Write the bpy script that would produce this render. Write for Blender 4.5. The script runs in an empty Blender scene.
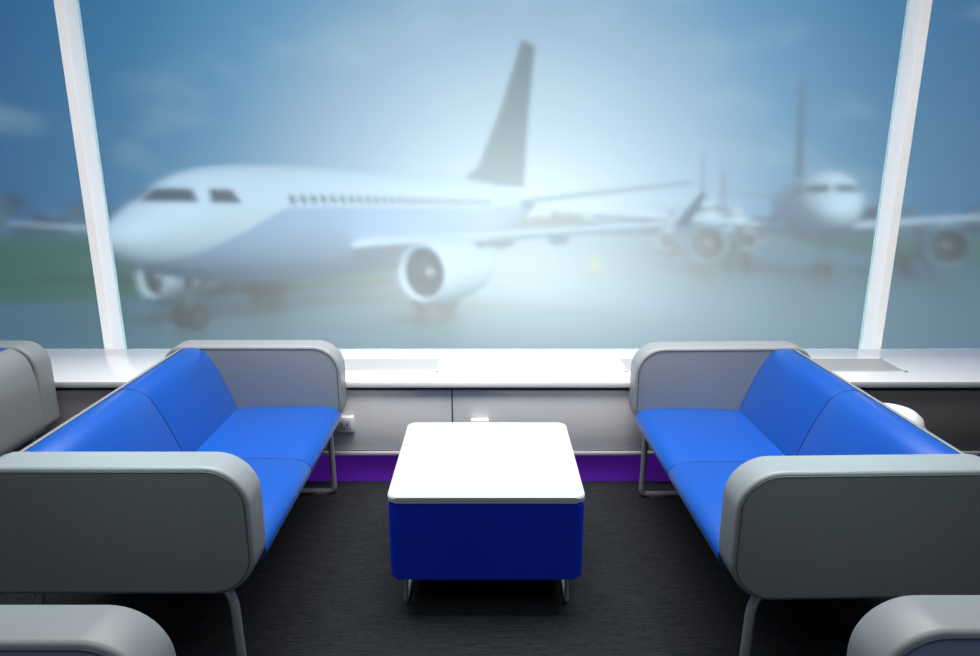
import bpy, bmesh, math, random
from mathutils import Matrix, Vector, Euler
random.seed(4)
PI = math.pi
C = bpy.context.scene.collection

# ------------------------------------------------------------------ materials
def mat(name, col, rough=0.5, metal=0.0, spec=0.5, coat=0.0, emit=None, es=0.0):
    m = bpy.data.materials.new(name); m.use_nodes = True
    b = m.node_tree.nodes['Principled BSDF']
    b.inputs['Base Color'].default_value = (*col, 1)
    b.inputs['Roughness'].default_value = rough
    b.inputs['Metallic'].default_value = metal
    b.inputs['Specular IOR Level'].default_value = spec
    b.inputs['Coat Weight'].default_value = coat
    b.inputs['Coat Roughness'].default_value = 0.30
    if emit:
        b.inputs['Emission Color'].default_value = (*emit, 1)
        b.inputs['Emission Strength'].default_value = es
    return m

def noisy(m, scale, amt, stretch=(1, 1, 1), bump=0.0, detail=3, bscale=None):
    """multiply the base colour by an object-space noise and add a little bump"""
    nt = m.node_tree; N = nt.nodes; L = nt.links; b = N['Principled BSDF']
    tc = N.new('ShaderNodeTexCoord'); mp = N.new('ShaderNodeMapping'); mp.inputs['Scale'].default_value = stretch
    L.new(tc.outputs['Object'], mp.inputs['Vector'])
    nz = N.new('ShaderNodeTexNoise'); nz.inputs['Scale'].default_value = scale; nz.inputs['Detail'].default_value = detail
    L.new(mp.outputs['Vector'], nz.inputs['Vector'])
    mr = N.new('ShaderNodeMapRange'); mr.inputs['From Min'].default_value = 0.3; mr.inputs['From Max'].default_value = 0.7
    mr.inputs['To Min'].default_value = 1 - amt; mr.inputs['To Max'].default_value = 1 + amt
    L.new(nz.outputs['Fac'], mr.inputs['Value'])
    mx = N.new('ShaderNodeVectorMath'); mx.operation = 'SCALE'
    mx.inputs[0].default_value = b.inputs['Base Color'].default_value[:3]
    L.new(mr.outputs['Result'], mx.inputs['Scale']); L.new(mx.outputs['Vector'], b.inputs['Base Color'])
    if bump:
        n2 = nz
        if bscale:
            n2 = N.new('ShaderNodeTexNoise'); n2.inputs['Scale'].default_value = bscale; L.new(mp.outputs['Vector'], n2.inputs['Vector'])
        bp = N.new('ShaderNodeBump'); bp.inputs['Strength'].default_value = bump; bp.inputs['Distance'].default_value = 0.002
        L.new(n2.outputs['Fac'], bp.inputs['Height']); L.new(bp.outputs['Normal'], b.inputs['Normal'])
    return m

M = {}
M['vinyl_grey'] = noisy(mat('grey upholstery', (0.28, 0.298, 0.302), 0.42, spec=0.5), 3, 0.03, bump=0.12, bscale=260)
M['piping'] = mat('grey piping', (0.12, 0.125, 0.13), 0.6)
M['vinyl_blue'] = noisy(mat('blue upholstery', (0.0006, 0.068, 0.37), 0.38, spec=0.5, coat=0.4), 2, 0.04, bump=0.10, bscale=220)
M['seam'] = mat('dark blue seam', (0.001, 0.012, 0.11), 0.6, spec=0.2)
M['box_blue'] = noisy(mat('deep blue fabric', (0.004, 0.026, 0.56), 0.6, spec=0.3), 4, 0.05, bump=0.15, bscale=400)
M['tube'] = mat('brushed metal tube', (0.62, 0.63, 0.65), 0.32, metal=0.7)
M['glide'] = mat('plastic glide', (0.25, 0.25, 0.26), 0.5)
M['white_top'] = mat('white laminate', (0.47, 0.48, 0.48), 0.4, spec=0.4)
M['sill'] = mat('glossy white sill', (0.86, 0.86, 0.86), 0.16, spec=0.6)
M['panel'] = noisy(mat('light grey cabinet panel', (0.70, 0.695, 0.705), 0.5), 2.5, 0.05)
M['panel_right'] = noisy(mat('dim grey cabinet panel', (0.22, 0.205, 0.21), 0.5), 2.5, 0.05)  # shadow on the right-hand cabinets put into the panel colour
M['panel_left'] = noisy(mat('mauve grey cabinet panel', (0.36, 0.32, 0.35), 0.5), 2.5, 0.05)  # dimmer light at the left end put into the panel colour
M['lip'] = mat('pale grey ledge', (0.45, 0.44, 0.46), 0.45)
M['dark_gap'] = mat('dark gap', (0.05, 0.05, 0.055), 0.8)
M['kick'] = mat('violet kick board', (0.13, 0.02, 0.42), 0.45, emit=(.10, .01, .35), es=.25)  # violet glow put in by emission, the board holds no lamp
M['vent'] = mat('grey grille', (0.50, 0.51, 0.51), 0.4)
M['frame'] = noisy(mat('white window frame', (0.90, 0.90, 0.90), 0.45, emit=(1, 1, 1), es=.30), 12, 0.02)  # emission added to whiten the frame where little light reaches it
M['plastic'] = mat('white plastic', (0.72, 0.71, 0.74), 0.35)
M['wall'] = mat('white wall paint', (0.40, 0.41, 0.42), 0.8)
M['ceil'] = mat('white ceiling', (0.7, 0.7, 0.7), 0.9)
M['slot'] = mat('black slot', (0.02, 0.02, 0.02), 0.6)
M['tag'] = mat('woven tag', (0.25, 0.22, 0.35), 0.8)
M['stool'] = mat('white moulded plastic', (0.80, 0.79, 0.80), 0.35)

for k_ in ('vinyl_blue',):
    b_ = M[k_].node_tree.nodes['Principled BSDF']
    b_.inputs['Sheen Weight'].default_value = .15; b_.inputs['Sheen Roughness'].default_value = .35; b_.inputs['Sheen Tint'].default_value = (.55, .85, 1, 1)
def carpet():
    m = mat('charcoal carpet', (0.02, 0.02, 0.02), 0.95, spec=0.1)
    nt = m.node_tree; N = nt.nodes; L = nt.links; b = N['Principled BSDF']
    tc = N.new('ShaderNodeTexCoord')
    outs = []
    for sc, st in ((1.0, (9, 190, 9)), (1.0, (45, 330, 20))):
        mp = N.new('ShaderNodeMapping'); mp.inputs['Scale'].default_value = st; L.new(tc.outputs['Object'], mp.inputs['Vector'])
        nz = N.new('ShaderNodeTexNoise'); nz.inputs['Scale'].default_value = sc; nz.inputs['Detail'].default_value = 2
        L.new(mp.outputs['Vector'], nz.inputs['Vector']); outs.append(nz.outputs['Fac'])
    ad = N.new('ShaderNodeMath'); ad.operation = 'ADD'; L.new(outs[0], ad.inputs[0]); L.new(outs[1], ad.inputs[1])
    cr = N.new('ShaderNodeValToRGB'); e = cr.color_ramp.elements
    e[0].position = 0.36; e[0].color = (0.008, 0.009, 0.010, 1); e[1].position = 0.70; e[1].color = (0.030, 0.032, 0.035, 1)
    hf = N.new('ShaderNodeMath'); hf.operation = 'MULTIPLY'; hf.inputs[1].default_value = 0.5
    L.new(ad.outputs[0], hf.inputs[0]); L.new(hf.outputs[0], cr.inputs['Fac']); L.new(cr.outputs['Color'], b.inputs['Base Color'])
    bp = N.new('ShaderNodeBump'); bp.inputs['Strength'].default_value = 0.5; bp.inputs['Distance'].default_value = 0.003
    L.new(hf.outputs[0], bp.inputs['Height']); L.new(bp.outputs['Normal'], b.inputs['Normal'])
    return m
M['carpet'] = carpet()

def glass():
    """large window pane: faintly frosted film that softens the view, with a weak surface reflection"""
    m = bpy.data.materials.new('softening window glass'); m.use_nodes = True
    nt = m.node_tree; N = nt.nodes; L = nt.links
    for n in list(N): N.remove(n)
    o = N.new('ShaderNodeOutputMaterial')
    r = N.new('ShaderNodeBsdfRefraction'); r.distribution = 'BECKMANN'
    r.inputs['IOR'].default_value = GLASS_IOR; r.inputs['Roughness'].default_value = GLASS_ROUGH
    r.inputs['Color'].default_value = (0.70, 0.94, 1.0, 1)
    r2 = N.new('ShaderNodeBsdfRefraction'); r2.distribution = 'BECKMANN'          # wide veil of the film
    r2.inputs['IOR'].default_value = 1.12; r2.inputs['Roughness'].default_value = .85; r2.inputs['Color'].default_value = (0.70, 0.94, 1.0, 1)
    mx = N.new('ShaderNodeMixShader'); mx.inputs['Fac'].default_value = .05
    L.new(r.outputs[0], mx.inputs[1]); L.new(r2.outputs[0], mx.inputs[2]); L.new(mx.outputs[0], o.inputs['Surface'])
    return m
GLASS_IOR = 1.02; GLASS_ROUGH = 0.50
M['glass'] = glass()

# exterior
M['jet_white'] = mat('white aircraft paint', (0.88, 0.86, 0.88), 0.55, spec=0.3)
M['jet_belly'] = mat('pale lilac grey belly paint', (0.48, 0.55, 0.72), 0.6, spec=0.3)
M['jet_wing'] = mat('light grey wing paint', (0.62, 0.69, 0.74), 0.6, spec=0.3)
M['jet_fin'] = mat('grey tail paint', (0.20, 0.25, 0.26), 0.45)
M['jet_glass'] = mat('cockpit glass', (0.02, 0.05, 0.08), 0.15)
M['jet_window'] = mat('cabin window', (0.06, 0.09, 0.16), 0.2)
M['engine_dark'] = mat('engine intake', (0.045, 0.07, 0.09), 0.6)
M['engine_teal'] = mat('blue grey engine paint', (0.20, 0.34, 0.42), 0.5)
M['engine_fan'] = mat('fan grey', (0.10, 0.13, 0.15), 0.5)
M['spinner'] = mat('spinner', (0.5, 0.52, 0.55), 0.4)
M['winglet'] = mat('slate blue winglet', (0.05, 0.13, 0.26), 0.5)
M['tyre'] = mat('tyre', (0.01, 0.013, 0.016), 0.9)
M['hub'] = mat('wheel hub', (0.08, 0.09, 0.10), 0.5)
M['strut'] = mat('gear strut', (0.12, 0.15, 0.17), 0.5)
M['fin_blue'] = mat('blue tail paint', (0.03, 0.10, 0.40), 0.4)
M['fin_red'] = mat('red tail paint', (0.75, 0.06, 0.06), 0.4)
M['yellow'] = mat('yellow paint', (0.85, 0.62, 0.06), 0.5)
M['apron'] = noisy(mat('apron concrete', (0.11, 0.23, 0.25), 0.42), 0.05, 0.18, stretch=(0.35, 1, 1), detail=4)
M['grass'] = noisy(mat('airfield grass', (0.03, 0.19, 0.10), 0.9, spec=0.1), 0.2, 0.25)
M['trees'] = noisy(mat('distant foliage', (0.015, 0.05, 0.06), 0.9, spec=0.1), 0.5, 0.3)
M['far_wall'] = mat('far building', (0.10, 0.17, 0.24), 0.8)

# ------------------------------------------------------------------ helpers
def obj(name, bm, m, parent=None, smooth=True, auto=None):
    bmesh.ops.recalc_face_normals(bm, faces=bm.faces[:])
    me = bpy.data.meshes.new(name); bm.to_mesh(me); bm.free()
    me.materials.append(m)
    for p in me.polygons: p.use_smooth = smooth
    if smooth:
        try: me.set_sharp_from_angle(angle=math.radians(auto or 40))
        except Exception: pass
    o = bpy.data.objects.new(name, me); C.objects.link(o)
    if parent: o.parent = parent
    return o

def empty(name, loc=(0, 0, 0), rotz=0.0):
    o = bpy.data.objects.new(name, None); C.objects.link(o)
    o.location = loc; o.rotation_euler = (0, 0, rotz); o.empty_display_size = 0.2
    return o

def tag(o, label, cat, group=None, kind=None):
    o['label'] = label; o['category'] = cat
    if group: o['group'] = group
    if kind: o['kind'] = kind
    return o

def struct(name, bm, m, parent=None, smooth=False, label=None, cat=None):
    o = obj(name, bm, m, parent, smooth)
    if not parent:
        o['kind'] = 'structure'
        if label: o['label'] = label
        if cat: o['category'] = cat
    return o

def dup(root, name, loc, rot):
    r = root.copy(); r.name = name; C.objects.link(r); r.location = loc; r.rotation_euler = rot
    for ch in list(root.children):
        c = ch.copy(); C.objects.link(c); c.parent = r
        for g in list(ch.children):
            d = g.copy(); C.objects.link(d); d.parent = c
    return r

def box(bm, x0, x1, y0, y1, z0, z1, bev=0.0, seg=2):
    r = bmesh.ops.create_cube(bm, size=1)
    vs = r['verts']
    for v in vs:
        v.co.x = x0 + (v.co.x + .5) * (x1 - x0); v.co.y = y0 + (v.co.y + .5) * (y1 - y0); v.co.z = z0 + (v.co.z + .5) * (z1 - z0)
    if bev:
        es = list({e for v in vs for e in v.link_edges})
        bmesh.ops.bevel(bm, geom=es, offset=bev, segments=seg, affect='EDGES', profile=0.5)
    return bm

def nb(*a, **k): return box(bmesh.new(), *a, **k)

def offset_prof(P, d):
    """move a closed (x, z) profile inwards by d"""
    n = len(P); A = sum(P[i][0] * P[(i + 1) % n][1] - P[(i + 1) % n][0] * P[i][1] for i in range(n)); sg = 1 if A > 0 else -1
    out = []
    for i in range(n):
        a = Vector(P[i - 1]); b = Vector(P[(i + 1) % n]); t = (b - a).normalized()
        out.append((P[i][0] - sg * t.y * d, P[i][1] + sg * t.x * d))
    return out

def extrude_y(bm, prof, y0, y1, bev=0.0, seg=3):
    """close a profile of (x, z) points between y0 and y1, rounding the end rims"""
    clean = []
    for p in prof:
        if not clean or math.hypot(p[0] - clean[-1][0], p[1] - clean[-1][1]) > 1e-4: clean.append(p)
    if math.hypot(clean[0][0] - clean[-1][0], clean[0][1] - clean[-1][1]) < 1e-4: clean.pop()
    rings = []
    if bev:
        for k in range(seg + 1):
            a = .5 * PI * k / seg; rings.append((y0 + bev * (1 - math.sin(a)), bev * (1 - math.cos(a))))
        rings = rings[::-1]
        rings = [(y0 + bev * (1 - math.cos(.5 * PI * k / seg)), bev * (1 - math.sin(.5 * PI * k / seg))) for k in range(seg + 1)]
        rings += [(y1 - (y - y0), d) for y, d in rings[::-1]]
    else: rings = [(y0, 0), (y1, 0)]
    rows = []
    for y, d in rings:
        pr = offset_prof(clean, d) if d > 1e-6 else clean
        rows.append([bm.verts.new((x, y, z)) for x, z in pr])
    n = len(clean)
    bm.faces.new(rows[0]); bm.faces.new(rows[-1][::-1])
    for A, B in zip(rows, rows[1:]):
        for i in range(n): bm.faces.new((A[i], B[i], B[(i + 1) % n], A[(i + 1) % n]))
    return bm

def round_rect(x0, x1, z0, z1, r, seg=8, rb=None):
    rb = rb or r
    pts = []
    for cx, cz, a0, rr in ((x1 - r, z1 - r, 0, r), (x0 + r, z1 - r, 90, r), (x0 + rb, z0 + rb, 180, rb), (x1 - rb, z0 + rb, 270, rb)):
        for k in range(seg + 1):
            a = math.radians(a0 + 90 * k / seg); pts.append((cx + rr * math.cos(a), cz + rr * math.sin(a)))
    return pts

def spline(pts, n=6, closed=True):
    """Catmull-Rom through 2-D points"""
    out = []; N = len(pts)
    for i in range(N if closed else N - 1):
        g = lambda k: pts[k % N] if closed else pts[max(0, min(N - 1, k))]
        p0, p1, p2, p3 = g(i - 1), g(i), g(i + 1), g(i + 2)
        for k in range(n):
            t = k / n
            out.append(tuple(0.5 * (2 * b + (c - a) * t + (2 * a - 5 * b + 4 * c - d) * t * t + (3 * b - a - 3 * c + d) * t ** 3) for a, b, c, d in zip(p0, p1, p2, p3)))
    if not closed: out.append(tuple(pts[-1]))
    return out

def tube(bm, pts, r, seg=10, closed=False):
    P = [Vector(p) for p in pts]; n = len(P); rings = []
    up = None
    for i in range(n):
        if closed: t = (P[(i + 1) % n] - P[i - 1]).normalized()
        else: t = (P[min(n - 1, i + 1)] - P[max(0, i - 1)]).normalized()
        if up is None:
            up = Vector((0, 0, 1)) if abs(t.z) < .9 else Vector((0, 1, 0))
        s = t.cross(up).normalized(); up = s.cross(t).normalized()
        rings.append([bm.verts.new(P[i] + r * (math.cos(2 * PI * k / seg) * s + math.sin(2 * PI * k / seg) * up)) for k in range(seg)])
    for i in range(n if closed else n - 1):
        A, B = rings[i], rings[(i + 1) % n]
        for k in range(seg): bm.faces.new((A[k], A[(k + 1) % seg], B[(k + 1) % seg], B[k]))
    if not closed: bm.faces.new(rings[0][::-1]); bm.faces.new(rings[-1])
    return bm

def fillet(pts, r, seg=6):
    """round the inner corners of a 3-D polyline"""
    P = [Vector(p) for p in pts]; out = [P[0]]
    for i in range(1, len(P) - 1):
        a = (P[i - 1] - P[i]); b = (P[i + 1] - P[i]); rr = min(r, a.length * .49, b.length * .49)
        A = P[i] + a.normalized() * rr; B = P[i] + b.normalized() * rr
        for k in range(seg + 1):
            t = k / seg; out.append(A * (1 - t) ** 2 + P[i] * 2 * t * (1 - t) + B * t * t)
    out.append(P[-1]); return out

def lathe(bm, prof, axis='z', seg=32, cen=(0, 0, 0), cap=True):
    """revolve (r, h) about an axis"""
    rings = []
    for r, h in prof:
        ring = []
        for k in range(seg):
            a = 2 * PI * k / seg; u, v = r * math.cos(a), r * math.sin(a)
            co = (u, v, h) if axis == 'z' else ((h, u, v) if axis == 'x' else (u, h, v))
            ring.append(bm.verts.new((co[0] + cen[0], co[1] + cen[1], co[2] + cen[2])))
        rings.append(ring)
    for A, B in zip(rings, rings[1:]):
        for k in range(seg): bm.faces.new((A[k], A[(k + 1) % seg], B[(k + 1) % seg], B[k]))
    if cap:
        bm.faces.new(rings[0][::-1]); bm.faces.new(rings[-1])
    return bm

# ================================================================== ROOM
RX = 5.9; RB = -3.2; CEIL = 3.0; GY = 3.515
SZ = 0.5065; SY0 = 2.885; SY1 = 3.40
struct('floor', nb(-RX, RX, RB, 3.62, -0.12, 0.0), M['carpet'], label='charcoal carpet with fine horizontal streaks', cat='floor')
struct('ceiling', nb(-RX, RX, RB, 3.62, CEIL, CEIL + .1), M['ceil'], label='white ceiling', cat='ceiling')
struct('wall_left', nb(-RX - .12, -RX, RB, 3.62, 0, CEIL), M['wall'], label='white side wall', cat='wall')
struct('wall_right', nb(RX, RX + .12, RB, 3.62, 0, CEIL), M['wall'], label='white side wall', cat='wall')
struct('wall_back', nb(-RX, RX, RB - .12, RB, 0, CEIL), M['wall'], label='white rear wall', cat='wall')
struct('wall_front', nb(-RX, RX, 3.42, 3.62, -2.6, 0.42), M['wall'], label='low white wall under the windows', cat='wall')

# window panes between the mullions, frame pieces
MX = [-5.87, -1.962, 1.990, 5.87]
for i in range(3):
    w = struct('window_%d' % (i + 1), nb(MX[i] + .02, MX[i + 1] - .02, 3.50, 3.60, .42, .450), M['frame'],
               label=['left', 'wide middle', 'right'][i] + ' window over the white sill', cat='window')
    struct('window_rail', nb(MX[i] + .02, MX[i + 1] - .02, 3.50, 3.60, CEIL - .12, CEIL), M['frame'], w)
    bm = bmesh.new()
    q = [bm.verts.new(c) for c in ((MX[i] + .02, GY, .455), (MX[i + 1] - .02, GY, .455), (MX[i + 1] - .02, GY, CEIL - .12), (MX[i] + .02, GY, CEIL - .12))]
    bm.faces.new(q)
    me = bpy.data.meshes.new('window_pane'); bm.to_mesh(me); bm.free(); me.materials.append(M['glass'])
    g = bpy.data.objects.new('window_pane', me); C.objects.link(g); g.parent = w
for i, x in enumerate(MX):
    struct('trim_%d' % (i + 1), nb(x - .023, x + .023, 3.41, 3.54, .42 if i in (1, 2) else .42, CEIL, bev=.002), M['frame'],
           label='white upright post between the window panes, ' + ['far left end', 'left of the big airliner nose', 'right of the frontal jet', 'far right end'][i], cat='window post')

# sill: one continuous slab with sunken vents
sill = obj('window_sill', nb(-RX, RX, SY0, SY1, SZ - .030, SZ, bev=.004), M['sill'], None, True)
tag(sill, 'long glossy white window sill running under the windows', 'sill', kind='structure')
sill.name = 'trim_5'
def vent(x0, x1, label):
    t = empty('air_vent', ((x0 + x1) / 2, 3.125, SZ))
    h = (x1 - x0) / 2
    bm = bmesh.new()
    for a in ((-h, h, -.105, -.095), (-h, h, .095, .105), (-h, -h + .01, -.105, .105), (h - .01, h, -.105, .105)):
        box(bm, a[0], a[1], a[2], a[3], .0, .004)
    obj('vent_frame', bm, M['sill'], t, False)
    obj('vent_backing', nb(-h + .01, h - .01, -.095, .095, .0, .0012), M['vent'], t, False)
    bm = bmesh.new()
    for k in range(12):
        y = -.087 + k * .0158
        box(bm, -h + .01, h - .01, y, y + .0095, .0012, .0032)
    obj('grille', bm, M['vent'], t, False)
    tag(t, label, 'vent', 'air vents in the window sill')
vent(-1.52, -.237, 'grey slotted air vent in white sill, behind the left blue sofa')
vent(.622, 1.92, 'grey slotted air vent in white sill, behind the right blue sofa')

# cabinets below the sill: each panel unit is a thing
JX = [-5.8, -4.55, -3.25, -1.95, -.17, 1.13, 2.43, 3.73, 5.8]
names = ['far left corner', 'beside the grey sofa arm at far left', 'behind the grey sofa arm at far left', 'behind the left blue sofa', 'behind the white topped table',
         'behind the right blue sofa', 'right of the round white stool', 'far right corner']
JX = [-5.8, -4.37, -2.97, -1.57, -.17, 1.23, 2.63, 4.03, 5.8]
for i in range(8):
    x0, x1 = JX[i], JX[i + 1]
    t = empty('cabinet', ((x0 + x1) / 2, 3.1, .145)); h = (x1 - x0) / 2
    obj('carcass', nb(-h, h, -.17, .28, .0, SZ - .145 - .030 - .002), M['dark_gap'], t, False)
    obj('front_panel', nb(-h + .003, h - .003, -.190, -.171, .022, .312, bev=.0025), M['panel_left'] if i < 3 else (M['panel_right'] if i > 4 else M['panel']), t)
    obj('ledge', nb(-h, h, -.200, -.171, .001, .018, bev=.003), M['lip'], t)
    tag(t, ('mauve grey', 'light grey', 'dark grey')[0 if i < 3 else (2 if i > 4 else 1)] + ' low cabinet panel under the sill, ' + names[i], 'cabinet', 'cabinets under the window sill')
kb = struct('baseboard_front', nb(-5.8, 5.8, 2.935, 2.955, 0.0, .144), M['kick'], label='violet kick board below the grey cabinets', cat='baseboard')

def outlet(x, z, label):
    t = empty('power_outlet', (x, 2.9095, z))
    obj('casing', nb(-.040, .040, -.032, 0, -.036, .036, bev=.005), M['plastic'], t)
    bm = bmesh.new(); box(bm, -.028, .028, -.0335, -.031, -.024, .024, bev=.001)
    f = obj('face_plate', bm, M['lip'], t)
    bm = bmesh.new()
    for sx in (-.012, .012): box(bm, sx - .0025, sx + .0025, -.0345, -.033, -.006, .010)
    lathe(bm, [(.003, -.0345), (.003, -.033)], 'y', 10, (0, 0, -.014))
    obj('socket_slots', bm, M['slot'], f, False)
    tag(t, label, 'power outlet')
outlet(-.650, .305, 'small white wall socket beside the left blue sofa')
outlet(-.045, .292, 'small white wall socket peeking above the table top')

# ================================================================== SOFAS
def arm_rim(d):
    x0, x1, z0, z1 = -.350 + d, .39 - d, .337 + d, .711 - d; pts = []
    for cx, cz, a0, r in ((x1, z1, 0, .112), (x0, z1, 90, .095), (x0, z0, 180, .035), (x1, z0, 270, .120)):
        r -= d; ux = cx - r if cx == x1 else cx + r; uz = cz - r if cz == z1 else cz + r
        for k in range(13):
            a = math.radians(a0 + 90 * k / 12); pts.append((ux + r * math.cos(a), uz + r * math.sin(a)))
    return pts

def make_sofa():
    t = empty('sofa')
    HL = .616; TH = .108
    arm_prof = arm_rim(0.0)
    for s in (-1, 1):
        y0, y1 = (-HL, -HL + TH) if s < 0 else (HL - TH, HL)
        a = obj('arm', extrude_y(bmesh.new(), arm_prof, y0, y1, bev=.012, seg=4), M['vinyl_grey'], t)
        for yy in (y0 + .0004, y1 - .0004):
            rim = arm_rim(.0125)
            obj('piping', tube(bmesh.new(), [(x, yy, z) for x, z in rim], .0022, 8, True), M['piping'], a)
        # sled base of bent tube
        ys = s * (HL - .032)
        path = fillet([(.285, ys, .36), (.312, ys, .30), (.318, ys, .0125), (-.235, ys, .0125), (-.228, ys, .30), (-.20, ys, .36)], .035)
        b = obj('sled_base', tube(bmesh.new(), path, .0132, 12), M['tube'], t)
        for gx in (.25, -.165):
            obj('glide', nb(gx - .03, gx + .03, ys - .013, ys + .013, 0, .006, bev=.002), M['glide'], b)
    seat_prof = spline([(-.12, .425), (-.02, .440), (.12, .447), (.26, .449), (.335, .445), (.370, .431), (.385, .408), (.376, .382), (.345, .358), (.27, .345), (0, .343), (-.12, .345)], 4)
    back_prof = spline([(-.052, .42), (-.066, .48), (-.105, .58), (-.143, .655), (-.170, .690), (-.205, .704), (-.240, .704), (-.275, .690), (-.300, .655), (-.312, .58), (-.318, .46), (-.316, .37), (-.20, .36), (-.08, .365)], 4)
    L = HL - TH + .002
    for y0, y1 in ((-L, 0), (0, L)):
        obj('seat', extrude_y(bmesh.new(), seat_prof, y0, y1, bev=.004, seg=3), M['vinyl_blue'], t)
        obj('backrest', extrude_y(bmesh.new(), back_prof, y0, y1, bev=.004, seg=3), M['vinyl_blue'], t)
    for nm, pr, keep in (('seat_seam', seat_prof, lambda x, z: z > .38 and x > -.05), ('backrest_seam', back_prof, lambda x, z: z > .45)):
        run = [p for p in offset_prof(pr, .0018)]
        k0 = next(i for i in range(len(run)) if keep(*run[i]) and not keep(*run[i - 1]))
        run = run[k0:] + run[:k0]; pts = []
        for q in run:
            if not keep(*q): break
            pts.append((q[0], 0, q[1]))
        obj(nm, tube(bmesh.new(), pts, .0026, 8), M['seam'], t)
    sh = [(-.252, .7045), (-.288, .690), (-.322, .655), (-.340, .58), (-.345, .46), (-.344, .345), (-.300, .345), (-.300, .46), (-.298, .58), (-.29, .640), (-.265, .685)]
    obj('back_shell', extrude_y(bmesh.new(), spline(sh, 3), -L, L, bev=.002, seg=1), M['vinyl_grey'], t)
    obj('underframe', nb(-.28, .30, -L, L, .318, .350, bev=.004), M['slot'], t)
    return t

proto = make_sofa()
G = 'two-seat lounge sofas with grey arms'
sofas = [
    ((-1.015, 2.232, 0), 0, 'blue two-seat sofa with grey arms, left of the white table'),
    ((1.005, 2.212, 0), PI + math.radians(1.4), 'blue two-seat sofa with grey arms, right of the white table'),
    ((-2.235, 2.224, 0), PI, 'sofa turned away at far left, only its grey back and arm showing'),
    ((-.963, .462, 0), 0, 'nearest sofa at bottom left, only its light grey arm top showing'),
    ((1.058, .490, 0), PI, 'nearest sofa at bottom right, only its light grey arm top showing'),
]
for i, (loc, rz, lb) in enumerate(sofas):
    o = proto if i == 0 else dup(proto, 'sofa', loc, (0, 0, rz))
    o.location = loc; o.rotation_euler = (0, 0, rz)
    tag(o, lb, 'sofa', G)

# ================================================================== TABLE
tb = empty('coffee_table', (-.012, 2.271, 0))
tag(tb, 'square blue block coffee table with white top between the sofas', 'table')
def slab(x, y, z0, z1, r, bev):
    pr = round_rect(-x, x, -y, y, r, 6)
    bm = bmesh.new(); a = [bm.verts.new((p, q, z0)) for p, q in pr]; b = [bm.verts.new((p, q, z1)) for p, q in pr]; n = len(pr)
    fa = bm.faces.new(a[::-1]); fb = bm.faces.new(b)
    for i in range(n): bm.faces.new((a[i], a[(i + 1) % n], b[(i + 1) % n], b[i]))
    bmesh.ops.bevel(bm, geom=list(fa.edges) + list(fb.edges), offset=bev, segments=2, affect='EDGES')
    return bm
obj('table_top', slab(.313, .309, .420, .440, .028, .003), M['white_top'], tb)
bx = obj('upholstered_box', slab(.312, .307, .146, .4195, .025, .008), M['box_blue'], tb)
obj('fabric_tag', nb(-.3155, -.3110, -.262, -.240, .172, .200), M['tag'], bx, False)
for s in (-1, 1):
    p = fillet([(s * .272, -.215, .17), (s * .272, -.235, .008), (s * .272, .235, .008), (s * .272, .215, .17)], .02)
    obj('sled_leg', tube(bmesh.new(), p, .0078, 10), M['tube'], tb)

# ================================================================== STOOL
st = empty('round_stool', (1.465, 2.36, -.0))
tag(st, 'round white stool half hidden behind the right blue sofa', 'stool')
obj('seat', lathe(bmesh.new(), [(.01, .590), (.05, .587), (.080, .577), (.102, .558), (.112, .528), (.113, .470), (.106, .452), (.01, .452)], seg=48), M['stool'], st)
obj('seat_rim', tube(bmesh.new(), [(.113 * math.cos(a * PI / 24), .113 * math.sin(a * PI / 24), .524) for a in range(48)], .0035, 8, True), M['lip'], st)
obj('pedestal', lathe(bmesh.new(), [(.05, .452), (.035, .40), (.03, .20), (.04, .04), (.06, .022)], seg=24), M['tube'], st)
obj('base', lathe(bmesh.new(), [(.12, 0), (.12, .010), (.10, .020), (.02, .026)], seg=40), M['tube'], st)

# ================================================================== AIRFIELD
CAMZ = 1.5; TILT = math.radians(5.8); HE = 3.19
RT = Matrix.Rotation(-TILT, 4, 'X')          # the apron falls gently away from the terminal
EXT = Matrix.Translation((0, 0, CAMZ)) @ RT @ Matrix.Translation((0, 0, -HE))
def ext(o, x, y, z=0.0, rz=0.0):
    o.matrix_world = EXT @ Matrix.Translation((x, y, z)) @ Matrix.Rotation(rz, 4, 'Z'); return o

def ground(name, poly, z, m):
    bm = bmesh.new(); vs = [bm.verts.new((x, y, z)) for x, y in poly]; bm.faces.new(vs)
    o = obj(name, bm, m, None, False); o.matrix_world = EXT; return o
g = ground('apron_ground', [(-900, 3.75), (900, 3.75), (900, 1800), (-900, 1800)], 0, M['apron'])
tag(g, 'wide grey concrete apron under the parked aircraft', 'apron', kind='structure')
g = ground('grass_verge', [(-120, 29.0), (-19.5, 29.0), (-11, 32.5), (-5.2, 37.5), (-8, 62), (-40, 150), (-300, 150)], .02, M['grass'])
tag(g, 'green grass strip behind the big airliner nose', 'grass', kind='stuff')
g = ground('grass_verge', [(36, 56), (120, 52), (300, 150), (60, 150)], .02, M['grass'])
tag(g, 'dull green grass strip at far right beyond the frontal jet engine', 'grass', kind='stuff')

def lut(T, x):
    for (a, u), (b, v) in zip(T, T[1:]):
        if x <= b:
            q = (x - a) / (b - a); return u + (v - u) * q
    return T[-1][1]
def smooth_table(T):
    """densify a table in sqrt space so noses come out rounded"""
    P = [(math.sqrt(a), b) for a, b in T]; Q = spline(P, 8, closed=False)
    return [(q[0] ** 2, q[1]) for q in Q]
TOPS = smooth_table([(0, -.18), (.18, .02), (.75, .26), (1.4, .50), (2.3, .76), (3.2, .88), (4.5, .95), (7, 1.0)])
BOTS = smooth_table([(0, .18), (.18, .36), (.65, .54), (1.7, .72), (3.2, .86), (5, .96), (7, 1.0)])
WIDS = smooth_table([(0, .0), (.18, .26), (.75, .50), (1.6, .70), (2.8, .87), (4.5, .97), (7, 1.0)])

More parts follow.
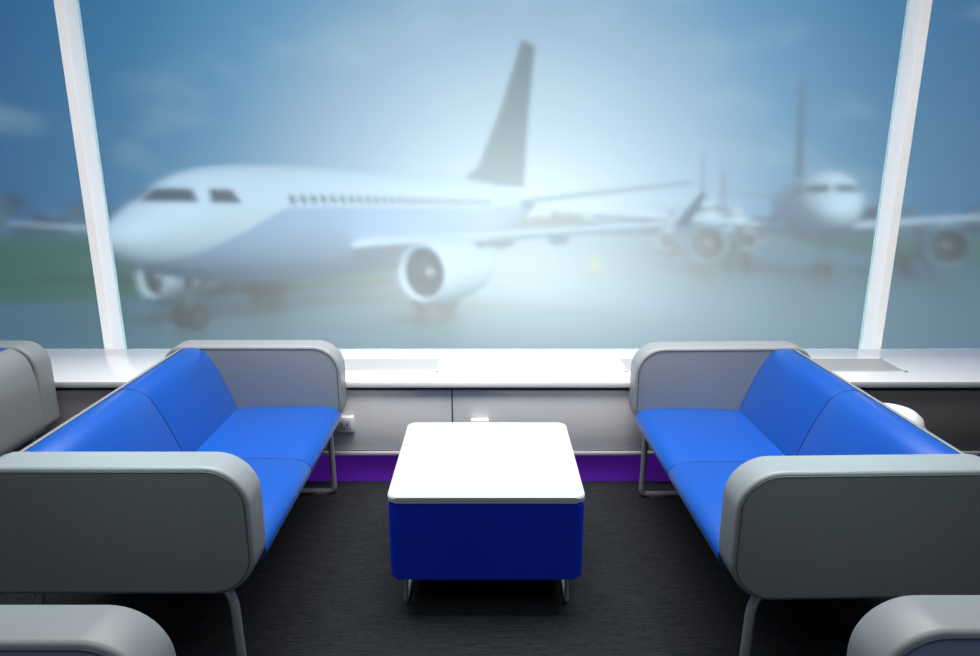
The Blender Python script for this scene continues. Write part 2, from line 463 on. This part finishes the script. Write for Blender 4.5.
def aircraft(p):
    """local axes: x from nose to tail, -y the port side, z up from the ground"""
    R = p['R']; L = p['L']; zc = p['zc']; up = p.get('rise', .3)
    nose = p.get('nose', 4.4)
    t = empty('airliner')
    def section(s):
        # returns centre z, half width, half height
        base = zc + up * s / L
        if s < nose:
            x = s / nose * 7.0
            tp = lut(TOPS, x); bt = lut(BOTS, x); wd = lut(WIDS, x)
            zt = base + R * tp; zb = base - R * bt
            return (zt + zb) / 2, max(.03, R * .97 * wd), max(.03, (zt - zb) / 2)
        tail0 = L * .66
        if s > tail0:
            q = (s - tail0) / (L - tail0)
            zt = base + R - .55 * R * q ** 2.2; zb = base - R + 1.30 * R * q ** 1.25
            w = R * (.97 - .80 * q ** 1.5)
            return (zt + zb) / 2, w, (zt - zb) / 2
        return base, R * .97, R
    def surf(s, a, off=0.0):
        c, w, h = section(s)
        return Vector((s, -(w + off) * math.sin(a), c + (h + off) * math.cos(a)))   # a > 0: port
    def skin(name, ss, a0, a1, m, n=40, parent=t, off=0.0):
        bm = bmesh.new(); closed = abs(a1 - a0 - 2 * PI) < 1e-4
        rows = [[bm.verts.new(surf(s, a0 + (a1 - a0) * k / n, off)) for k in range(n if closed else n + 1)] for s in ss]
        for A, B in zip(rows, rows[1:]):
            for k in range(n):
                j = (k + 1) % n if closed else k + 1
                bm.faces.new((A[k], A[j], B[j], B[k]))
        if closed: bm.faces.new(rows[0][::-1]); bm.faces.new(rows[-1])
        return obj(name, bm, m, parent, True, 60)
    ss = [nose * (k / 22) ** 2 for k in range(22)] + [nose + (L - nose) * k / 34 for k in range(35)]
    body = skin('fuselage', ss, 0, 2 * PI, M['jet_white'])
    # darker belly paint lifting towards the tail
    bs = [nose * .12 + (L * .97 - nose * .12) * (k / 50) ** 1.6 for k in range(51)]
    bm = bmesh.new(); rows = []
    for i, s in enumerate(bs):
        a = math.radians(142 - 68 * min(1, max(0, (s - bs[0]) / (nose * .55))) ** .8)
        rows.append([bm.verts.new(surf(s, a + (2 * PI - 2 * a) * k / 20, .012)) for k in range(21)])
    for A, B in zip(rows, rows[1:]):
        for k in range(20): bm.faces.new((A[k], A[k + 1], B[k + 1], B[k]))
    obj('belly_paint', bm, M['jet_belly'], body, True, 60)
    # cockpit windows
    if p.get('cockpit', True):
        lo, hi = zc + R * .35, zc + R * .54
        def s_top(h):
            a, b = 0.0, nose
            for _ in range(30):
                m_ = (a + b) / 2; c, w_, hh_ = section(m_)
                if c + hh_ < h: a = m_
                else: b = m_
            return b
        def at_h(s, h, off=.02):
            c, w_, hh_ = section(s); q = max(-1, min(1, (h - c) / hh_)); a = math.acos(q)
            return surf(s, a, off)
        def pane(sg, s0, s1, u0, u1):
            bm = bmesh.new(); rows = []
            for k in range(11):
                u = u0 + (u1 - u0) * k / 10; row = []
                for j in range(5):
                    h = lo + (hi - lo) * j / 4; st0 = s_top(h) if s0 is None else s0 + .12 * (j / 4)
                    e = s1 - (.14 * j / 4 if s0 is not None else -.05 * j / 4)
                    co_ = at_h(st0 + (e - st0) * (u ** 2 if s0 is None else u), h)
                    row.append(bm.verts.new((co_.x, co_.y * (1 if sg > 0 else -1), co_.z)))
                rows.append(row)
            for A, B in zip(rows, rows[1:]):
                for j in range(4): bm.faces.new((A[j], A[j + 1], B[j + 1], B[j]))
            obj('cockpit_window', bm, M['jet_glass'], body, True)
        for sg in (-1, 1):
            pane(sg, None, nose * .285, .10, 1.0)
            pane(sg, nose * .330, nose * .455, 0, 1)
    # cabin windows
    if p.get('cabin'):
        s0, s1, n = p['cabin']
        first = None
        for sg in (1, -1):
            for k in range(n):
                s = s0 + (s1 - s0) * k / (n - 1)
                bm = bmesh.new(); a = sg * math.radians(66); da = math.radians(5.2)
                pts = []
                for j in range(10):
                    th = 2 * PI * j / 10; pts.append(bm.verts.new(surf(s + .13 * math.cos(th), a + da * math.sin(th), .018)))
                bm.faces.new(pts)
                obj('cabin_window', bm, M['jet_window'], body, False)
    def foil(c, th):
        up_ = [(0, 0), (.03, .45), (.12, .85), (.3, 1), (.6, .7), (1, .04)]
        return [(x * c, z * th * .5 * c) for x, z in up_] + [(x * c, -z * th * .38 * c) for x, z in up_[::-1][:-1]]
    def blade(name, secs, m, vertical=False, parent=t):
        """secs: (s of leading edge, lateral, z, chord, thickness ratio)"""
        bm = bmesh.new(); rows = []
        for s, lt, z, c, th in secs:
            rows.append([bm.verts.new((s + x, lt + (zz if vertical else 0), z + (0 if vertical else zz))) for x, zz in foil(c, th)])
        n = len(rows[0])
        for A, B in zip(rows, rows[1:]):
            for k in range(n): bm.faces.new((A[k], A[(k + 1) % n], B[(k + 1) % n], B[k]))
        bm.faces.new(rows[0]); bm.faces.new(rows[-1][::-1])
        return obj(name, bm, m, parent, True, 50)
    ws, wt = p['wing_s'], p['wing_tip_s']
    for sg in (-1, 1):                                       # -1: port
        W = p['W'] if sg < 0 else p.get('Ws', p['W'])
        h0, h1 = p['hw'], p['hw2']
        w = blade('wing', [(ws - .4, sg * R * .2, h0 - .1, p['chord'] + .6, .15), (ws, sg * R, h0, p['chord'], .15),
                           (ws + (wt - ws) * .4, sg * (R + (W - R) * .4), h0 + (h1 - h0) * .42, p['chord'] * .62, .15),
                           (wt, sg * W, h1, p['chord'] * .30, .13)], M['jet_white'])
        wl = p.get('winglet', 1.4)
        if wl:
            blade('winglet', [(wt, sg * W, h1 - .02, p['chord'] * .30, .09), (wt + .5, sg * (W + .25), h1 + .5, p['chord'] * .24, .09), (wt + 1.0, sg * (W + .45), h1 + wl, p['chord'] * .14, .08)], M['winglet'], True, w)
        for q in (.42, .62):                                  # flap track fairings
            y = sg * (R + (W - R) * q); s_ = ws + (wt - ws) * q + p['chord'] * (.62 - .3 * q) * .9; z = h0 + (h1 - h0) * q - .22
            bm = bmesh.new(); lathe(bm, [(.02, -.9), (.14, -.45), (.18, 0), (.12, .5), (.01, 1.0)], 'x', 12, (s_, y, z)); obj('flap_fairing', bm, M['jet_wing'], w)
        # engine with pylon
        e1, E, he, er = p['e1'], p['E'], (p['he'] if sg < 0 else p.get('he_s', p['he'])), p['er']
        k = er
        bm = bmesh.new()
        lathe(bm, [(.80 * k, .55 * k), (.80 * k, .20 * k), (.86 * k, .03 * k), (.93 * k, 0), (1.0 * k, .10 * k), (1.08 * k, .6 * k), (1.10 * k, 1.3 * k), (1.02 * k, 2.3 * k), (.80 * k, 3.2 * k), (.76 * k, 3.2 * k), (.70 * k, 2.6 * k)],
              'x', 36, (e1, sg * E, he), cap=False)
        en = obj('engine', bm, p.get('engmat', M['jet_white']), t)
        bm = bmesh.new(); lathe(bm, [(.79 * k, .20 * k), (.79 * k, .60 * k), (.01, .60 * k)], 'x', 36, (e1, sg * E, he), cap=False); obj('intake', bm, M['engine_dark'], en)
        bm = bmesh.new()
        for j in range(18):
            a = 2 * PI * j / 18
            q = []
            for rr, da, dx in ((.2, -.10, .50), (.76, -.09, .42), (.76, .09, .56), (.2, .10, .54)):
                q.append(bm.verts.new((e1 + dx * k, sg * E + rr * k * math.cos(a + da), he + rr * k * math.sin(a + da))))
            bm.faces.new(q)
        obj('fan', bm, M['engine_fan'], en, False)
        bm = bmesh.new(); lathe(bm, [(.01 * k, .22 * k), (.10 * k, .32 * k), (.20 * k, .52 * k), (.20 * k, .58 * k)], 'x', 20, (e1, sg * E, he)); obj('spinner', bm, M['spinner'], en)
        bm = bmesh.new(); lathe(bm, [(.70 * k, 2.6 * k), (.50 * k, 3.3 * k), (.30 * k, 3.7 * k), (.02, 4.2 * k)], 'x', 24, (e1, sg * E, he)); obj('exhaust_cone', bm, M['engine_dark'], en)
        zw = h0 + (h1 - h0) * (E - R) / (W - R)
        bm = bmesh.new(); extrude_y(bm, [(e1 + .9 * k, he + 1.0 * k), (e1 + 1.6 * k, zw + .05), (ws + 1.6, zw + .08), (ws + 1.9, zw - .12), (e1 + 3.0 * k, he + .6 * k), (e1 + 2.0 * k, he + .9 * k)], sg * E - .14, sg * E + .14, bev=.03, seg=1)
        obj('pylon', bm, M['jet_wing'], en)
        # main gear
        T, g2 = p['T'], p['g2']
        def gear(s, y, wr, tr, ww, top):
            st_ = obj('landing_gear', tube(bmesh.new(), [(s, y, wr), (s, y, top)], .13 * tr + .05, 10), M['strut'], t)
            obj('brace', tube(bmesh.new(), [(s, y, wr + .5), (s + .9, y * .92, top)], .07, 8), M['strut'], st_)
            obj('axle', tube(bmesh.new(), [(s, y - ww - .12, wr), (s, y + ww + .12, wr)], .09, 8), M['strut'], st_)
            for q in (-1, 1):
                bm = bmesh.new(); wd = .17 * tr + .05
                lathe(bm, [(wr * .55, -wd), (wr * .88, -wd), (wr * .98, -wd * .7), (wr, 0), (wr * .98, wd * .7), (wr * .88, wd), (wr * .55, wd)], 'y', 28, (s, y + q * ww, wr), cap=False)
                obj('tyre', bm, M['tyre'], st_)
                bm = bmesh.new(); lathe(bm, [(wr * .56, -wd * .8), (wr * .2, -wd * .9), (wr * .2, wd * .9), (wr * .56, wd * .8)], 'y', 20, (s, y + q * ww, wr))
                obj('wheel_hub', bm, M['hub'], st_)
        gear(g2, sg * T, p.get('wr', .58), 1.0, p.get('ww', .48), h0 + .1)
        if sg > 0: gear(p['g1'], 0, p.get('wrn', .42), .6, .32, zc - R * .7)
        # tailplane
        blade('tailplane', [(p['h1'] - .3, sg * .2, p['hh'], 3.4, .10), (p['h2'], sg * p['H'], p['hh2'], 1.3, .09)], M['jet_wing'])
    fin = blade('tail_fin', p['fin'], p.get('finmat', M['jet_fin']), True)
    if p.get('finpatch'):
        (sa, _, za, ca, _), (sb, _, zb_, cb, _) = p['fin'][-2:]
        blade('tail_emblem', [(sa + (sb - sa) * q + .15, 0, za + (zb_ - za) * q, (ca + (cb - ca) * q) * .85, .2) for q in (.35, .8)], p['finpatch'], True, fin)
    return t

main = dict(R=2.0, L=25.2, zc=3.08, rise=.34, nose=7.2, hw=2.35, hw2=3.15, wing_s=7.9, wing_tip_s=8.3, chord=4.6, W=13.2, Ws=22.5, winglet=.9,
            e1=5.6, E=6.5, he=1.72, he_s=1.12, er=.90, T=4.3, g2=9.4, g1=2.5, wr=.56, ww=.50, wrn=.37, h1=21.8, h2=23.0, H=9.7, hh=4.3, hh2=5.15,
            fin=[(17.7, 0, 5.15, 6.6, .02), (19.4, 0, 6.0, 5.0, .06), (21.6, 0, 9.05, 3.15, .09), (23.9, 0, 12.95, 1.6, .09)], cabin=(5.2, 17.6, 28))
a1 = aircraft(main)
tag(a1, 'large white twin-engine airliner parked side on, grey tail fin', 'airplane')
ext(a1, -10.47, 19.23, 0, math.radians(59.4))

second = dict(R=2.2, L=23, zc=4.15, rise=.3, nose=5.5, hw=2.9, hw2=4.3, wing_s=6.0, wing_tip_s=10.5, chord=5.2, W=20, winglet=0,
              engmat=M['engine_teal'], e1=3.4, E=6.6, he=1.85, er=1.22, T=4.7, g2=7.0, g1=3.0, wr=.62, ww=.62, wrn=.45, h1=19.5, h2=21.5, H=5.5, hh=5.3, hh2=5.8,
              fin=[(15.0, 0, 6.2, 6.6, .03), (17.0, 0, 7.2, 5.0, .08), (20.6, 0, 14.6, 2.2, .09)])
a2 = aircraft(second)
tag(a2, 'blue-tinted airliner facing the window nose on, right of the big one', 'airplane')
ext(a2, 19.0, 39.5, 0, math.radians(72.5))

small = dict(R=2.0, L=22, zc=3.6, rise=.3, nose=5.0, hw=2.4, hw2=3.6, wing_s=6.0, wing_tip_s=10.0, chord=4.2, W=13, winglet=0,
             e1=4.4, E=3.9, he=1.5, er=.95, T=3.4, g2=8.0, g1=3.0, h1=18.5, h2=20.5, H=6.5, hh=4.9, hh2=5.3,
             fin=[(14.5, 0, 5.3, 6, .03), (16.5, 0, 6.0, 4.6, .08), (19.8, 0, 11.5, 1.8, .09)], finmat=M['fin_blue'])
a3 = aircraft(small)
tag(a3, 'distant white jet with a blue tail, just left of the other distant jet', 'airplane', 'small jets far across the apron')
ext(a3, 20.4, 66, 0, math.radians(76))
small2 = dict(small); small2['finpatch'] = M['fin_red']; small2['fin'] = [(14.5, 0, 5.3, 6, .03), (16.5, 0, 6.0, 4.6, .08), (19.8, 0, 12.4, 2.0, .09)]; small2['W'] = 11
a4 = aircraft(small2)
tag(a4, 'distant white jet with red and blue tail, next to the frontal airliner', 'airplane', 'small jets far across the apron')
ext(a4, 34.6, 100, 0, math.radians(78))

# far treeline and buildings
bm = bmesh.new()
for k in range(420):
    x = -260 + 560 * random.random(); y = 232 + random.random() * 16; r = 2.0 + 1.6 * random.random()
    mtx = Matrix.Translation((x, y, r * .75)) @ Matrix.Diagonal((1.7, 1, .85 + .5 * random.random(), 1))
    bmesh.ops.create_icosphere(bm, subdivisions=1, radius=r, matrix=mtx)
for v in bm.verts: v.co += Vector((random.uniform(-.5, .5), 0, random.uniform(-.4, .4)))
tl = obj('treeline', bm, M['trees'], None, False); tl.matrix_world = EXT
tag(tl, 'dark hazy line of trees along the far edge of the airfield', 'trees', kind='stuff')
for (x, w, h, lb) in ((-122, 9, 8.5, 'far dark block building above the trees at left'), (-146, 5, 11, 'far narrow dark tower above the trees at far left'),
                      (121, 12, 7.5, 'far low building above the trees at right'), (158, 22, 7, 'wide far hangar above the trees at far right')):
    b = empty('distant_building'); tag(b, lb, 'building'); 
    obj('wall', nb(-w / 2, w / 2, -4, 4, 0, h), M['far_wall'], b, False)
    obj('roof', nb(-w / 2 - .3, w / 2 + .3, -4.3, 4.3, h, h + .5), M['trees'], b, False)
    bm = bmesh.new()
    for q in range(max(2, int(w / 2.2))):
        xx = -w / 2 + .9 + q * 2.1
        if xx + 1 < w / 2: box(bm, xx, xx + 1, -4.05, -3.98, h * .6, h * .8)
    obj('window_band', bm, M['jet_window'], b, False)
    ext(b, x, 218)

# yellow marker board on the apron
mk = empty('marker_board'); tag(mk, 'small yellow marker board standing on the hazy apron', 'marker')
obj('board', nb(-.32, .32, -.03, .03, .35, 1.15, bev=.02), M['yellow'], mk)
for s in (-1, 1): obj('leg', nb(s * .24 - .03, s * .24 + .03, -.03, .03, 0, .36), M['strut'], mk, False)
ext(mk, 6.2, 41.5)

# haze over the airfield, with a glow put into the volume
HAZE = 0.0009; GLOW = 0.042
hm = bpy.data.materials.new('airfield haze'); hm.use_nodes = True
nt = hm.node_tree
for n in list(nt.nodes): nt.nodes.remove(n)
o = nt.nodes.new('ShaderNodeOutputMaterial'); v = nt.nodes.new('ShaderNodeVolumeScatter')
v.inputs['Density'].default_value = HAZE; v.inputs['Anisotropy'].default_value = 0.5; v.inputs['Color'].default_value = (.86, .94, 1, 1)
# emission added to whiten the middle of the apron, no lamp lights it
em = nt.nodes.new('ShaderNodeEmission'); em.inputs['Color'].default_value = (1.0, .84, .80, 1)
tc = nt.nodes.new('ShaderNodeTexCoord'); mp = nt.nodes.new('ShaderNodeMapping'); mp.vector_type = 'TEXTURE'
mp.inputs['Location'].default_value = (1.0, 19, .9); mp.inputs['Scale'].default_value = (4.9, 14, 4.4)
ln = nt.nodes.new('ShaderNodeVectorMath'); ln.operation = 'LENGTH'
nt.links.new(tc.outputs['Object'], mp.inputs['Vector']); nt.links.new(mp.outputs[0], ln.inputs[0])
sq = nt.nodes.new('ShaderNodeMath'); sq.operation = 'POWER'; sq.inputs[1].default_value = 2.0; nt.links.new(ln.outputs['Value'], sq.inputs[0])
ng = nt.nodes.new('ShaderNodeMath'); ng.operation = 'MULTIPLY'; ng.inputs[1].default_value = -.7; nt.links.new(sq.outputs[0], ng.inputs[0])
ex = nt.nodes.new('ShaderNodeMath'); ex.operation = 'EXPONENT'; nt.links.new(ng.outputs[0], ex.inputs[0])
ml = nt.nodes.new('ShaderNodeMath'); ml.operation = 'MULTIPLY'; ml.inputs[1].default_value = GLOW; nt.links.new(ex.outputs[0], ml.inputs[0])
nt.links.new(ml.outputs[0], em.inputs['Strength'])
ad = nt.nodes.new('ShaderNodeAddShader'); nt.links.new(v.outputs[0], ad.inputs[0]); nt.links.new(em.outputs[0], ad.inputs[1])
nt.links.new(ad.outputs[0], o.inputs['Volume'])
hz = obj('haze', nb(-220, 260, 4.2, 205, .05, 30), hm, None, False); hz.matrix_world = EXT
tag(hz, 'thin bright haze lying over the whole airfield', 'haze', kind='stuff')

# ================================================================== SKY
w = bpy.data.worlds.new('sky'); bpy.context.scene.world = w; w.use_nodes = True
nt = w.node_tree; N = nt.nodes; Lk = nt.links
for n in list(N): N.remove(n)
out = N.new('ShaderNodeOutputWorld'); bg = N.new('ShaderNodeBackground')
tc = N.new('ShaderNodeTexCoord')
nrm = N.new('ShaderNodeVectorMath'); nrm.operation = 'NORMALIZE'; Lk.new(tc.outputs['Generated'], nrm.inputs[0])
dot = N.new('ShaderNodeVectorMath'); dot.operation = 'DOT_PRODUCT'; Lk.new(nrm.outputs[0], dot.inputs[0])
sd = Vector((.02, 1, -.075)).normalized(); dot.inputs[1].default_value = sd
ac = N.new('ShaderNodeMath'); ac.operation = 'ARCCOSINE'; Lk.new(dot.outputs['Value'], ac.inputs[0])
dv = N.new('ShaderNodeMath'); dv.operation = 'DIVIDE'; dv.inputs[1].default_value = PI; Lk.new(ac.outputs[0], dv.inputs[0])
cr = N.new('ShaderNodeValToRGB'); Lk.new(dv.outputs[0], cr.inputs['Fac'])
el = cr.color_ramp.elements
stops = [(0.0, (.62, .64, .74)), (.045, (.48, .53, .66)), (.085, (.30, .40, .55)), (.12, (.085, .26, .45)), (.16, (.005, .145, .31)), (.205, (.0, .085, .23)), (1.0, (.02, .09, .20))]
el[0].position, el[0].color = stops[0][0], (*stops[0][1], 1); el[1].position, el[1].color = stops[-1][0], (*stops[-1][1], 1)
for p_, c_ in stops[1:-1]:
    e = el.new(p_); e.color = (*c_, 1)
mp = N.new('ShaderNodeMapping'); mp.inputs['Scale'].default_value = (3.2, 3.2, 6.5); Lk.new(nrm.outputs[0], mp.inputs['Vector'])
nz = N.new('ShaderNodeTexNoise'); nz.inputs['Scale'].default_value = 1.5; nz.inputs['Detail'].default_value = 5; nz.inputs['Roughness'].default_value = .55; Lk.new(mp.outputs[0], nz.inputs['Vector'])
mr = N.new('ShaderNodeMapRange'); mr.inputs['From Min'].default_value = .50; mr.inputs['From Max'].default_value = .80; mr.inputs['To Max'].default_value = .62; Lk.new(nz.outputs['Fac'], mr.inputs['Value'])
mx = N.new('ShaderNodeMixRGB'); mx.inputs['Color2'].default_value = (.50, .60, .62, 1); Lk.new(mr.outputs[0], mx.inputs['Fac']); Lk.new(cr.outputs['Color'], mx.inputs['Color1'])
Lk.new(mx.outputs[0], bg.inputs['Color']); bg.inputs['Strength'].default_value = 1.0
Lk.new(bg.outputs[0], out.inputs['Surface'])

# ================================================================== LIGHTS
def sun(d, e, col, ang, name):
    l = bpy.data.lights.new(name, 'SUN'); l.energy = e; l.color = col; l.angle = ang
    o = bpy.data.objects.new(name, l); C.objects.link(o); o.rotation_euler = Vector(d).to_track_quat('-Z', 'Y').to_euler(); return o
sun((-.25, .75, -.65), 2.1, (.95, .98, 1), .3, 'sky_fill_sun')

def area(name, loc, sx, sy, e, col=(1, 1, 1), rot=(0, 0, 0)):
    l = bpy.data.lights.new(name, 'AREA'); l.shape = 'RECTANGLE'; l.size = sx; l.size_y = sy; l.energy = e; l.color = col
    o = bpy.data.objects.new(name, l); C.objects.link(o); o.location = loc; o.rotation_euler = rot; return o
a_ = area('ceiling_panel_light', (0, 2.50, 2.95), 3.8, 1.0, 70, (1, .99, .98)); a_.data.spread = math.radians(115)  # unseen key light added under the ceiling
b_ = area('window_wall_washer', (0, 1.9, 2.9), 1.2, .5, 7, (1, .99, .98)); b_.data.spread = math.radians(60); b_.rotation_euler = (math.radians(24), 0, 0)  # extra fill added to lift the middle cabinet panels, no fixture there
area('rear_panel_light', (0, .2, 2.95), 3.0, 1.2, 21, (.88, 1, 1))  # unseen fill added high above the camera

for sx in (-1, 1):
    c_ = area('sofa_downlight', (sx * .95, 1.80, 1.95), .25, .25, 2.6, (.62, .92, 1)); c_.data.spread = math.radians(75)  # cyan fill added in mid-air to lighten the near sofa ends

# ================================================================== CAMERA
cam = bpy.data.cameras.new('camera'); co = bpy.data.objects.new('camera', cam); C.objects.link(co)
cam.sensor_width = 36; cam.lens = 36 * 690 / 980; cam.clip_end = 4000; cam.clip_start = .02
co.location = (0, 0, CAMZ); co.rotation_euler = (math.radians(90 - 14.55), 0, 0)
bpy.context.scene.camera = co
vs = bpy.context.scene.view_settings; vs.view_transform = 'Standard'; vs.look = 'None'; vs.exposure = 0; vs.gamma = 1
bpy.context.scene.cycles.max_bounces = 8
